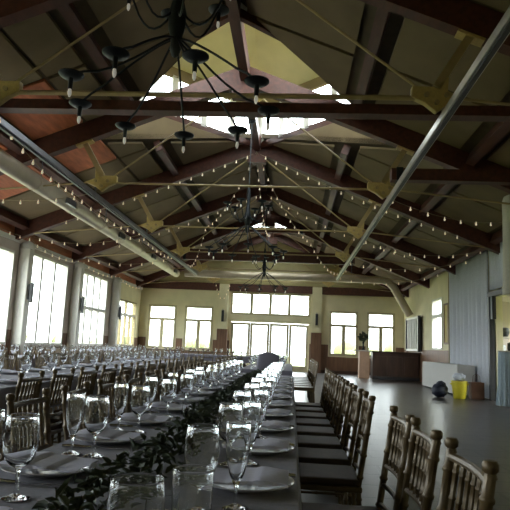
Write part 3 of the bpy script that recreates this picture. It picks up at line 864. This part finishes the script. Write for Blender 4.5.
def setting(x, y, side, k, glasses=True, cutlery=True):
    """side +1: aisle side of the nearest table, -1: window side"""
    s = 'aisle' if side > 0 else 'window'
    where = '%s place from camera, %s side of nearest table' % (ORD[k], s)
    if k == 0: where = 'place closest to camera, %s side of nearest table' % s
    far = k > 7
    tail = ('far end of the %s side of the nearest table' % s) if far else where
    def L(t): return ('%s at the %s' % (t, tail))
    g = lambda t: '%s on the %s side of the nearest table' % (t, s)
    z = ZT
    P_p.put((x, y, z), 0, L('white plate under napkin'), g('plates') if far else None)
    P_n.put((x, y, z + .003), (PI if side < 0 else 0) + jit(.06), L('folded grey napkin'), g('napkins') if far else None)
    rz = PI if side > 0 else 0
    if cutlery:
        P_k.put((x + (.035 if side > 0 else -.01), y + side * (.15 if side > 0 else .165), z), rz + jit(.03), L('steel knife'), g('knives') if far else None)
        if side < 0: P_fk.put((x + side * .02, y - side * .16, z), rz + jit(.03), L('steel fork'), g('forks') if far else None)
    if glasses:
        if side > 0 and k == 0:
            P_w.put((-.212, .865, z), 0, L('stemmed wine glass'))
            P_f.put((-.142, .925, z), 0, L('slender champagne flute'))
        elif side < 0:
            P_w.put((-.65 + jit(.008), y - .30, z), jit(3), L('stemmed wine glass'), g('wine glasses') if far else None, sc_=.99)
            P_f.put((-.735 + jit(.008), y - .28 + jit(.02), z), jit(3), L('slender champagne flute'), g('champagne flutes') if far else None, sc_=.99)
        else:
            P_w.put((-.20 + jit(.006), y + .29 + jit(.01), z), jit(3), L('stemmed wine glass'), g('wine glasses') if far else None)
            P_f.put((-.125 + jit(.006), y + .33 + jit(.015), z), jit(3), L('slender champagne flute'), g('champagne flutes') if far else None)
for k in range(13):
    setting(-.70, 1.20 + .565 * k, -1, k)
for k in range(13):
    setting(-.115, .60 + .565 * k, 1, k)
# other tables: a wine glass and plate per place
def row(tx, y0, n, pitch, xs, grp, lab, sc_=1.05, plates=True, small=True):
    for k in range(n):
        for xx in xs:
            (P_ws if small else P_w).put((xx + jit(.01), y0 + pitch * k + jit(.04), ZT), 0, 'wine glass ' + lab, 'wine glasses ' + grp, sc_=sc_)
    if plates:
        for k in range(n):
            for s in (-1, 1):
                P_p.put((tx + s * .29, y0 + .25 + pitch * k, ZT), 0, 'white plate ' + lab, 'plates ' + grp)
                P_n.put((tx + s * .29, y0 + .25 + pitch * k, ZT + .003), PI if s < 0 else 0, 'folded grey napkin ' + lab, 'napkins ' + grp)
row(-2.6, 4.0, 15, .58, (-2.88, -2.32), 'on the second table', 'on the second long table left of the nearest', 1.12)
row(-5.1, 8.4, 20, .58, (-5.34, -4.86), 'on the window table', 'on the long table beside the left windows', 1.12, plates=False)
for k in range(22):
    P_ws.put((-6.9 + .24 * k, 22.0 + (.2 if k % 2 else -.15), ZT), 0, 'wine glass on the crosswise table at the far left', 'wine glasses on the crosswise table', sc_=1.2)
row(-.42, 10.4, 7, .58, (-.70, -.57, -.27, -.14), 'on the far centre table', 'on the far centre table before the glass doors', 1.1, plates=False)

# garland ---------------------------------------------------------------
g = tag(empty('leaf_garland', (TX - .02, 4.4, ZT)), 'dark green eucalyptus garland down the middle of the nearest table', 'garland')
mb = MB()
rnd = random.Random(3)
def leafq(mb, p, d, L, wd, up):
    d = d.normalized(); sd = d.cross(up)
    if sd.length < 1e-3: sd = Vector((1, 0, 0))
    sd.normalize(); n = sd.cross(d)
    q = [p, p + d * L * .35 + sd * wd + n * .006, p + d * L * .7 + sd * wd * .8 + n * .003, p + d * L - n * .006, p + d * L * .7 - sd * wd * .8 + n * .003, p + d * L * .35 - sd * wd + n * .006]
    v = [mb.b.verts.new(a) for a in q]
    m1 = mb.b.verts.new(p + d * L * .5 - n * .004)
    for i in range(6): mb.b.faces.new((v[i], v[(i + 1) % 6], m1))
for k in range(2600):
    y = rnd.uniform(-3.75, 3.75); x = rnd.gauss(0, .05) + .03 * math.sin(y * 2.3)
    if abs(x) > .15: continue
    z = rnd.uniform(.012, .075) * (1 - abs(x) / .2)
    dv = Vector((rnd.uniform(-1, 1), rnd.uniform(-1, 1), rnd.uniform(-.1, .75)))
    leafq(mb, Vector((x, y, z)), dv, rnd.uniform(.025, .05), rnd.uniform(.006, .012), Vector((rnd.uniform(-.4, .4), rnd.uniform(-.4, .4), 1)))
for v in mb.b.verts:
    v.co.z = max(v.co.z, .003); v.co.x = max(-.112, min(.122, v.co.x))
mb.build('leaves', MT['leaf'], g)['kind'] = 'stuff'
mb = MB()
for s in range(3):
    mb.tube([(.03 * math.sin(y * 2.3 + s * 2) + (s - 1) * .02, y, .014 + .008 * math.sin(y * 5 + s)) for y in [-3.7 + .25 * i for i in range(30)]], .004, 5)
mb.build('stems', MT['stem'], g)
def votive():
    r = tag(empty('votive_candle'), 'votive', 'candle')
    MB().lathe([(0, 0), (.026, 0), (.031, .035), (.033, .07), (.031, .07), (.029, .036), (.024, .006), (0, .006)], 18).build('glass_cup', MT['glass'], r, True)
    MB().lathe([(0, .007), (.0225, .007), (.0245, .03), (0, .032)], 14).build('wax', MT['wax'], r, True)
    MB().tube([(0, 0, .03), (.002, 0, .042)], .0012, 5).build('wick', MT['black'], r)
    return r
P_v = Proto(votive())
for k, (x, y) in enumerate([(-.27, 1.32), (-.28, 2.55), (-.56, 3.3), (-.27, 3.95), (-.56, 4.8), (-.27, 5.6)]):
    P_v.put((x, y, ZT), 0, 'small glass votive candle beside the leaf garland, %s from the camera' % ORD[k])

# ------------------------------------------------------------------ dark covered chair at the head of the far table
r = tag(empty('covered_chair', (-.35, 9.55, 0)), 'chair under a grey cover at the near head of the far centre table', 'chair')
mb = MB()
def rr(hx, hy, z, n=20):
    return [(hx * math.copysign(abs(math.cos(a)) ** .5, math.cos(a)), hy * math.copysign(abs(math.sin(a)) ** .5, math.sin(a)), z) for a in [2 * PI * k / n for k in range(n)]]
lv = [(.24, .25, .02, 0), (.22, .23, .45, 0), (.215, .225, .48, 0), (.2, .06, .52, -.17), (.19, .045, .8, -.2), (.16, .035, 1.02, -.22), (.06, .015, 1.06, -.22)]
rings = []
for hx, hy, z, oy in lv: rings.append([mb.b.verts.new((x * (1 + .03 * math.sin(i * 2.1)), y + oy, zz)) for i, (x, y, zz) in enumerate(rr(hx, hy, z))])
for A, B in zip(rings, rings[1:]):
    for i in range(20): mb.b.faces.new((A[i], A[(i + 1) % 20], B[(i + 1) % 20], B[i]))
mb.b.faces.new(rings[-1])
mb.build('chair_cover', MT['cloth'], r, True)
MB().box((0, -.2, .56), (.42, .13, .1)).build('sash', MT['dark'], r, bevel=.03)

# ------------------------------------------------------------------ bar end of the room
r = tag(empty('bar_counter', (4.37, 25.65, 0)), 'dark wooden bar counter at the right of the far wall', 'bar counter')
MB().box((0, 0, .55), (1.9, .7, 1.1)).build('body', MT['darkwood'], r)
for x in (-.63, 0, .63): MB().box((x, -.36, .55), (.54, .03, .8)).build('front_panel', MT['darkwood'], r, bevel=.012)
MB().box((0, -.04, 1.13), (2.0, .9, .06)).build('worktop', MT['darkwood'], r, bevel=.01)
MB().box((0, -.37, .06), (1.92, .06, .12)).build('kick_board', MT['black'], r)
r = tag(empty('side_cabinet', (3.02, 25.6, 0)), 'small tan cabinet with pale overhanging top left of the bar counter', 'cabinet')
MB().box((.06, 0, .56), (.42, .5, 1.12)).build('body', MT['pink'], r)
MB().box((-.03, 0, 1.15), (.72, .62, .05)).build('worktop', MT['bartop'], r, bevel=.01)
MB().box((.06, -.26, .6), (.34, .02, .9)).build('cabinet_door', MT['pink'], r)
r = tag(empty('flower_vase', (3.05, 25.6, 1.175)), 'vase of dark foliage on the small tan cabinet', 'vase')
MB().lathe([(0, 0), (.06, 0), (.07, .02), (.035, .1), (.03, .24), (.05, .34), (.042, .34), (.024, .24), (0, .22)], 16).build('vase', MT['iron'], r, True)
mb = MB()
for k in range(260):
    d = Vector((rnd.gauss(0, 1), rnd.gauss(0, 1), rnd.gauss(0, .8))).normalized()
    leafq(mb, Vector((0, 0, .55)) + d * rnd.uniform(.05, .16), d + Vector((0, 0, .2)), rnd.uniform(.07, .14), .03, Vector((rnd.uniform(-1, 1), rnd.uniform(-1, 1), 1)))
for v in mb.b.verts: v.co.z = max(v.co.z, .3)
mb.build('foliage', MT['leaf'], r)
r = tag(empty('louvered_shutter', (XR - .15, 26.2, 1.22)), 'white louvered shutter rack in a dark frame above the bar', 'shutter')
for s in (-1, 1): MB().box((0, s * 1.28, .72), (.12, .07, 1.5)).build('side_frame', MT['black'], r)
MB().box((.07, 0, .73), (.03, 2.5, 1.4)).build('backing', MT['black'], r)
for z in (.05, 1.42): MB().box((0, 0, z), (.1, 2.5, .08)).build('rail', MT['white'], r)
for k in range(7): MB().box((0, -1.05 + .35 * k, .73), (.05, .12, 1.3)).build('slat', MT['white'], r)
r = tag(empty('framed_board', (XR - .03, 21.0, 2.2)), 'tall narrow ochre board in a wooden frame beside the pleated wall', 'framed board')
MB().box((0, 0, 0), (.02, .5, 1.3)).build('board', MT['board'], r)
f = MB()
for s in (-1, 1): f.box((-.01, s * .27, 0), (.05, .06, 1.42)); f.box((-.01, 0, s * .68), (.05, .5, .06))
f.build('frame', MT['wains'], r)

# pleated pale drape along the right wall
def pleats(name, p0, p1, z0, z1, amp, pitch, m, lab, nv=3, thick=.012, parent=None):
    p0, p1 = Vector(p0), Vector(p1); d = p1 - p0; L = d.length; d.normalize(); n = Vector((-d.y, d.x))
    N = int(L / pitch * 8); mb = MB(); rows = []
    for j in range(nv + 1):
        z = z0 + (z1 - z0) * j / nv
        row_ = []
        for i in range(N + 1):
            a = 2 * PI * i / 8
            off = amp * (math.sin(a) + .35 * math.sin(a * .37 + 1.3)) * (.8 + .2 * j / nv)
            p = p0 + d * (L * i / N) + n * off
            row_.append(mb.b.verts.new((p.x, p.y, z)))
        rows.append(row_)
    for A, B in zip(rows, rows[1:]):
        for i in range(N): mb.b.faces.new((A[i], A[i + 1], B[i + 1], B[i]))
    o = mb.build(name, m, parent, True)
    sd = o.modifiers.new('thickness', 'SOLIDIFY'); sd.thickness = thick
    if lab: tag(o, lab, 'drape')
    return o
pleats('drape', (XR - .11, 16.25), (XR - .11, 20.15), .03, 4.05, .05, .42, MT['drape'], 'long pale blue-grey pleated drape covering the right wall')
pleats('drape', (XR - .11, 13.0), (XR - .11, 16.2), 2.9, 4.05, .05, .42, MT['drape'], 'short pale blue-grey drape hanging above the service opening')
r = tag(empty('curtain_rod', (XR - .11, 16.6, 4.1)), 'thin pale curtain rod above the blue-grey pleated drapes', 'curtain rod')
MB().tube([(0, -3.6, 0), (0, 3.6, 0)], .02, 8).build('rod', MT['barl'], r)
for y in (-3.4, 0, 3.4): MB().box((.055, y, 0), (.11, .03, .03)).build('bracket', MT['barl'], r)
r = tag(empty('drape_pole', (XR - .14, 20.22, 0)), 'dark slim pole at the far edge of the pleated drape', 'pole')
MB().tube([(0, 0, .02), (0, 0, 3.9)], .035, 10).build('pole', MT['olive'], r)
MB().lathe([(0, 3.9), (.06, 3.92), (.07, 3.99), (.04, 4.05), (0, 4.06)], 12).build('finial', MT['barl'], r, True)
MB().lathe([(0, 0), (.14, 0), (.14, .02), (.04, .03), (0, .03)], 16).build('foot', MT['black'], r)
# ivory column of gathered fabric beside the frame
pl = tag(empty('fabric_column', (4.44, 11.65, 0)), 'tall ivory column of gathered fabric rising to the roof at the right edge', 'drape')
mb = MB(); N = 64; rows = []
for z, rad in ((2.35, .36), (2.9, .34), (3.9, .33), (4.2, .335), (4.3, .30), (4.33, .1)):
    rows.append([mb.b.verts.new((rad * math.cos(2 * PI * i / N) * (1 + .05 * math.cos(PI * i)), rad * math.sin(2 * PI * i / N) * (1 + .05 * math.cos(PI * i)), z)) for i in range(N)])
for A, B in zip(rows, rows[1:]):
    for i in range(N): mb.b.faces.new((A[i], A[(i + 1) % N], B[(i + 1) % N], B[i]))
mb.b.faces.new(rows[-1]); mb.b.faces.new(rows[0])
mb.build('gathered_fabric', MT['drapew'], pl, True)
MB().tube([(0, 0, 0.02), (0, 0, 2.4)], .04, 10).build('pole', MT['barl'], pl)
MB().lathe([(0, 0), (.2, 0), (.2, .02), (.05, .035), (0, .035)], 18).build('foot', MT['black'], pl)
# service opening: black frame, room behind it
r = tag(empty('doorway', (XR - .10, 14.65, 0)), 'black frame around the service opening at the right edge', 'doorway')
for y in (-1.5, 1.5): MB().box((0, y, 1.38), (.14, .1, 2.76)).build('jamb', MT['black'], r)
MB().box((0, 0, 2.78), (.16, 3.1, .12)).build('header', MT['black'], r)
MB().box((0, 1.33, 2.42), (.1, .14, .6)).build('speaker_panel', MT['black'], r)
X2 = XR + 2.4
struct(MB().span((XR + T, 12.9, 0), (X2, 13.0, 2.9)).span((XR + T, 19.4, 0), (X2, 19.5, 2.9)).span((X2, 12.9, 0), (X2 + .1, 19.5, 1.0)).span((X2, 12.9, 2.3), (X2 + .1, 19.5, 2.9))
       .span((XR + T, 12.9, 2.9), (X2 + .1, 19.5, 3.0)).build('wall_service', MT['pinkw']))
window('x', X2, 13.0, 19.4, 1.0, 2.3, MT['white'], 5)
r = tag(empty('service_shelf', (XR + .95, 17.9, 0)), 'pale steel shelf unit seen through the service opening', 'shelf')
for z in (.8, 1.25, 1.7): MB().box((0, 0, z), (.9, 1.0, .04)).build('shelf', MT['barl'], r)
for sx in (-1, 1):
    for sy in (-1, 1): MB().box((sx * .42, sy * .47, .9), (.04, .04, 1.8)).build('upright', MT['barl'], r)
for k, (y, z, s, mm) in enumerate([(-.3, 1.27, .22, 'china'), (0, 1.27, .3, 'black'), (.3, 1.27, .2, 'plastic'), (-.2, 1.725, .26, 'black'), (.2, 1.725, .2, 'china')]):
    tag(MB().lathe([(0, 0), (.1, 0), (.13, s * .4), (.12, s * .9), (.06, s), (.05, s), (0, s * .98)], 14, (0, 0, 0)).build('storage_jar', MT[mm], None, True),
        ['short white jar on the middle service shelf', 'tall black jar on the middle service shelf', 'blue-white jar on the middle service shelf', 'black jar on the top service shelf', 'white jar on the top service shelf'][k], 'jar').location = (XR + .95 + y, 17.62, z + .003)
# teal draped high table at the right edge
r = tag(empty('high_table', (5.08, 14.45, 0)), 'tall narrow table under a teal-grey cloth at the right edge', 'table')
mb = MB(); N = 48; rows = []
for z, rad in ((.02, .25), (.5, .2), (1.0, .19), (1.24, .185), (1.26, .18)):
    rows.append([mb.b.verts.new((rad * math.cos(2 * PI * i / N) * (1 + (.07 if z < 1.2 else 0) * math.cos(i * PI / 2)), rad * math.sin(2 * PI * i / N) * (1 + (.07 if z < 1.2 else 0) * math.cos(i * PI / 2)), z)) for i in range(N)])
for A, B in zip(rows, rows[1:]):
    for i in range(N): mb.b.faces.new((A[i], A[(i + 1) % N], B[(i + 1) % N], B[i]))
mb.b.faces.new(rows[-1])
mb.build('table_cover', MT['teal'], r, True)
MB().lathe([(0, 1.263), (.195, 1.263), (.2, 1.275), (.195, 1.29), (0, 1.29)], 24).build('tabletop', MT['barl'], r)

# white clothed table with bags in front
o = MB(); x0, x1, y0, y1, h = 4.68, 5.16, 17.2, 21.6, .86
r = tag(empty('side_table', ((x0 + x1) / 2, (y0 + y1) / 2, 0)), 'folding side table under a white cloth before the pleated drape', 'table')
MB().box((0, 0, h - .02), (x1 - x0 - .02, y1 - y0 - .02, .03)).build('tabletop', MT['ntbl'], r)
for sx in (-1, 1):
    for sy in (-1, 1): MB().tube([(sx * .2, sy * 2.0, 0), (sx * .2, sy * 2.0, h - .04)], .015, 6).build('leg', MT['legm'], r)
o = cloth_mesh((x1 - x0) / 2, (y1 - y0) / 2, h, .82, 9).build('tablecloth', MT['whitecloth'], None, True)
o.location = ((x0 + x1) / 2, (y0 + y1) / 2, 0); tag(o, 'white cloth hanging over the side table before the pleated drape', 'tablecloth')
r = tag(empty('storage_bin', (4.50, 16.35, 0)), 'bright yellow plastic bin on the floor before the white clothed table', 'bin')
MB().lathe([(0, 0), (.15, 0), (.165, .03), (.205, .42), (.22, .43), (.22, .46), (.195, .46), (.15, .04), (0, .04)], 24).build('body', MT['yellow'], r, True)
for s in (-1, 1): MB().box((s * .225, 0, .38), (.03, .12, .04)).build('handle', MT['yellow'], r, bevel=.008)
mb = MB().blob((0, 0, .19), .2, 3, (1.05, .8, 1.0), .09).blob((.03, .0, .33), .12, 3, (1.1, .8, .9), .09)
for v in mb.b.verts: v.co.z = max(v.co.z, 0)
b = mb.build('duffel_bag', MT['bag'], None, True); b.location = (4.0, 16.42, 0); tag(b, 'dark navy bag slumped left of the yellow bin', 'bag')
MB().tube([(-.14, -.13, .24), (-.1, -.15, .33), (.02, -.12, .36), (.1, -.13, .26)], .012, 6).build('strap', MT['bag'], b, True)
mb = MB().blob((0, 0, .1), .17, 3, (1.0, .8, .62), .1)
b = mb.build('plastic_bag', MT['plastic'], None, True); b.location = (4.5, 16.35, .465); tag(b, 'crumpled white-blue plastic bag lying on the yellow bin', 'bag')
r = tag(empty('paper_bag', (4.98, 16.45, 0)), 'brown paper carrier bag right of the yellow bin', 'bag')
MB().prism([(-.17, -.12, 0), (.17, -.12, 0), (.17, .12, 0), (-.17, .12, 0)], (0, 0, .44)).build('body', MT['brown'], r)
for s in (-1, 1): MB().tube([(-.07, s * .1, .43), (-.06, s * .09, .6), (0, s * .08, .65), (.06, s * .09, .6), (.07, s * .1, .43)], .008, 6).build('handle', MT['brown'], r, True)

# ------------------------------------------------------------------ outside
struct(MB().span((-90, -60, -.9), (90, 110, -.6)).build('ground_lawn', MT['grass']))
struct(MB().span((XL - 4.5, -6, -.58), (XL - T - .02, YF + 5, -.25)).span((XL - T - .02, YF + T + .02, -.58), (XR + 1, YF + 5, -.25)).build('ground_terrace', MT['deckout']))
def tree_blob(x, y, h, w_, lab, m='foliage', seed=0):
    r = tag(empty('shrub', (x, y, -.6)), lab, 'shrub', 'shrubs outside the windows')
    rn = random.Random(seed); mb = MB()
    for k in range(9):
        random.seed(seed * 31 + k)
        mb.blob((rn.uniform(-.5, .5) * w_, rn.uniform(-.4, .4) * w_, h * rn.uniform(.35, .8)), w_ * rn.uniform(.25, .4), 2, (1, 1, .9), .12)
    mb.build('foliage', MT[m], r, True)
    MB().tube([(0, 0, 0), (0, 0, h * .5)], .12, 8).build('trunk', MT['stem'], r)
i = 0
for x in (-18, -13, -8, 5, 9, 14):
    i += 1; tree_blob(x, 44 + (i % 2) * 5, 1.8 + (i % 3) * .2, 2.5, 'pale green shrub in the garden beyond the far windows', seed=i)
for y in range(2, 46, 6):
    i += 1; tree_blob(-22 - (i % 2) * 5, y, 1.8 + (i % 3) * .2, 2.5, 'pale green shrub in the garden beyond the left windows', seed=i)
r = tag(empty('topiary', (XL - 1.6, 17.75, -.25)), 'blue-grey tiered topiary outside the tall three-pane window', 'topiary')
MB().lathe([(0, .5), (.5, .55), (.55, .8), (.3, 1.0), (.42, 1.1), (.44, 1.3), (.22, 1.5), (.3, 1.6), (.28, 1.8), (.08, 2.05), (0, 2.1)], 18).build('foliage', MT['blueleaf'], r, True)
MB().lathe([(0, 0), (.24, 0), (.32, .5), (.27, .5), (0, .48)], 16).build('pot', MT['deckout'], r, True)

# daylight portals in the openings (the sky's light only)
def portal(loc, size, rot):
    l = bpy.data.lights.new('sky_portal', 'AREA'); l.shape = 'RECTANGLE'; l.size, l.size_y = size
    o = bpy.data.objects.new('sky_portal', l); C.objects.link(o); o.location = loc; o.rotation_euler = rot
    l.cycles.is_portal = True
for h in far_holes: portal(((h[0] + h[1]) / 2, YF + .2, (h[2] + h[3]) / 2), (h[1] - h[0], h[3] - h[2]), (-PI / 2, 0, 0))
for h in near_holes: portal(((h[0] + h[1]) / 2, YN - .2, (h[2] + h[3]) / 2), (h[1] - h[0], h[3] - h[2]), (PI / 2, 0, 0))
for h in left_holes: portal((XL - .2, (h[0] + h[1]) / 2, (h[2] + h[3]) / 2), (h[3] - h[2], h[1] - h[0]), (0, -PI / 2, 0))
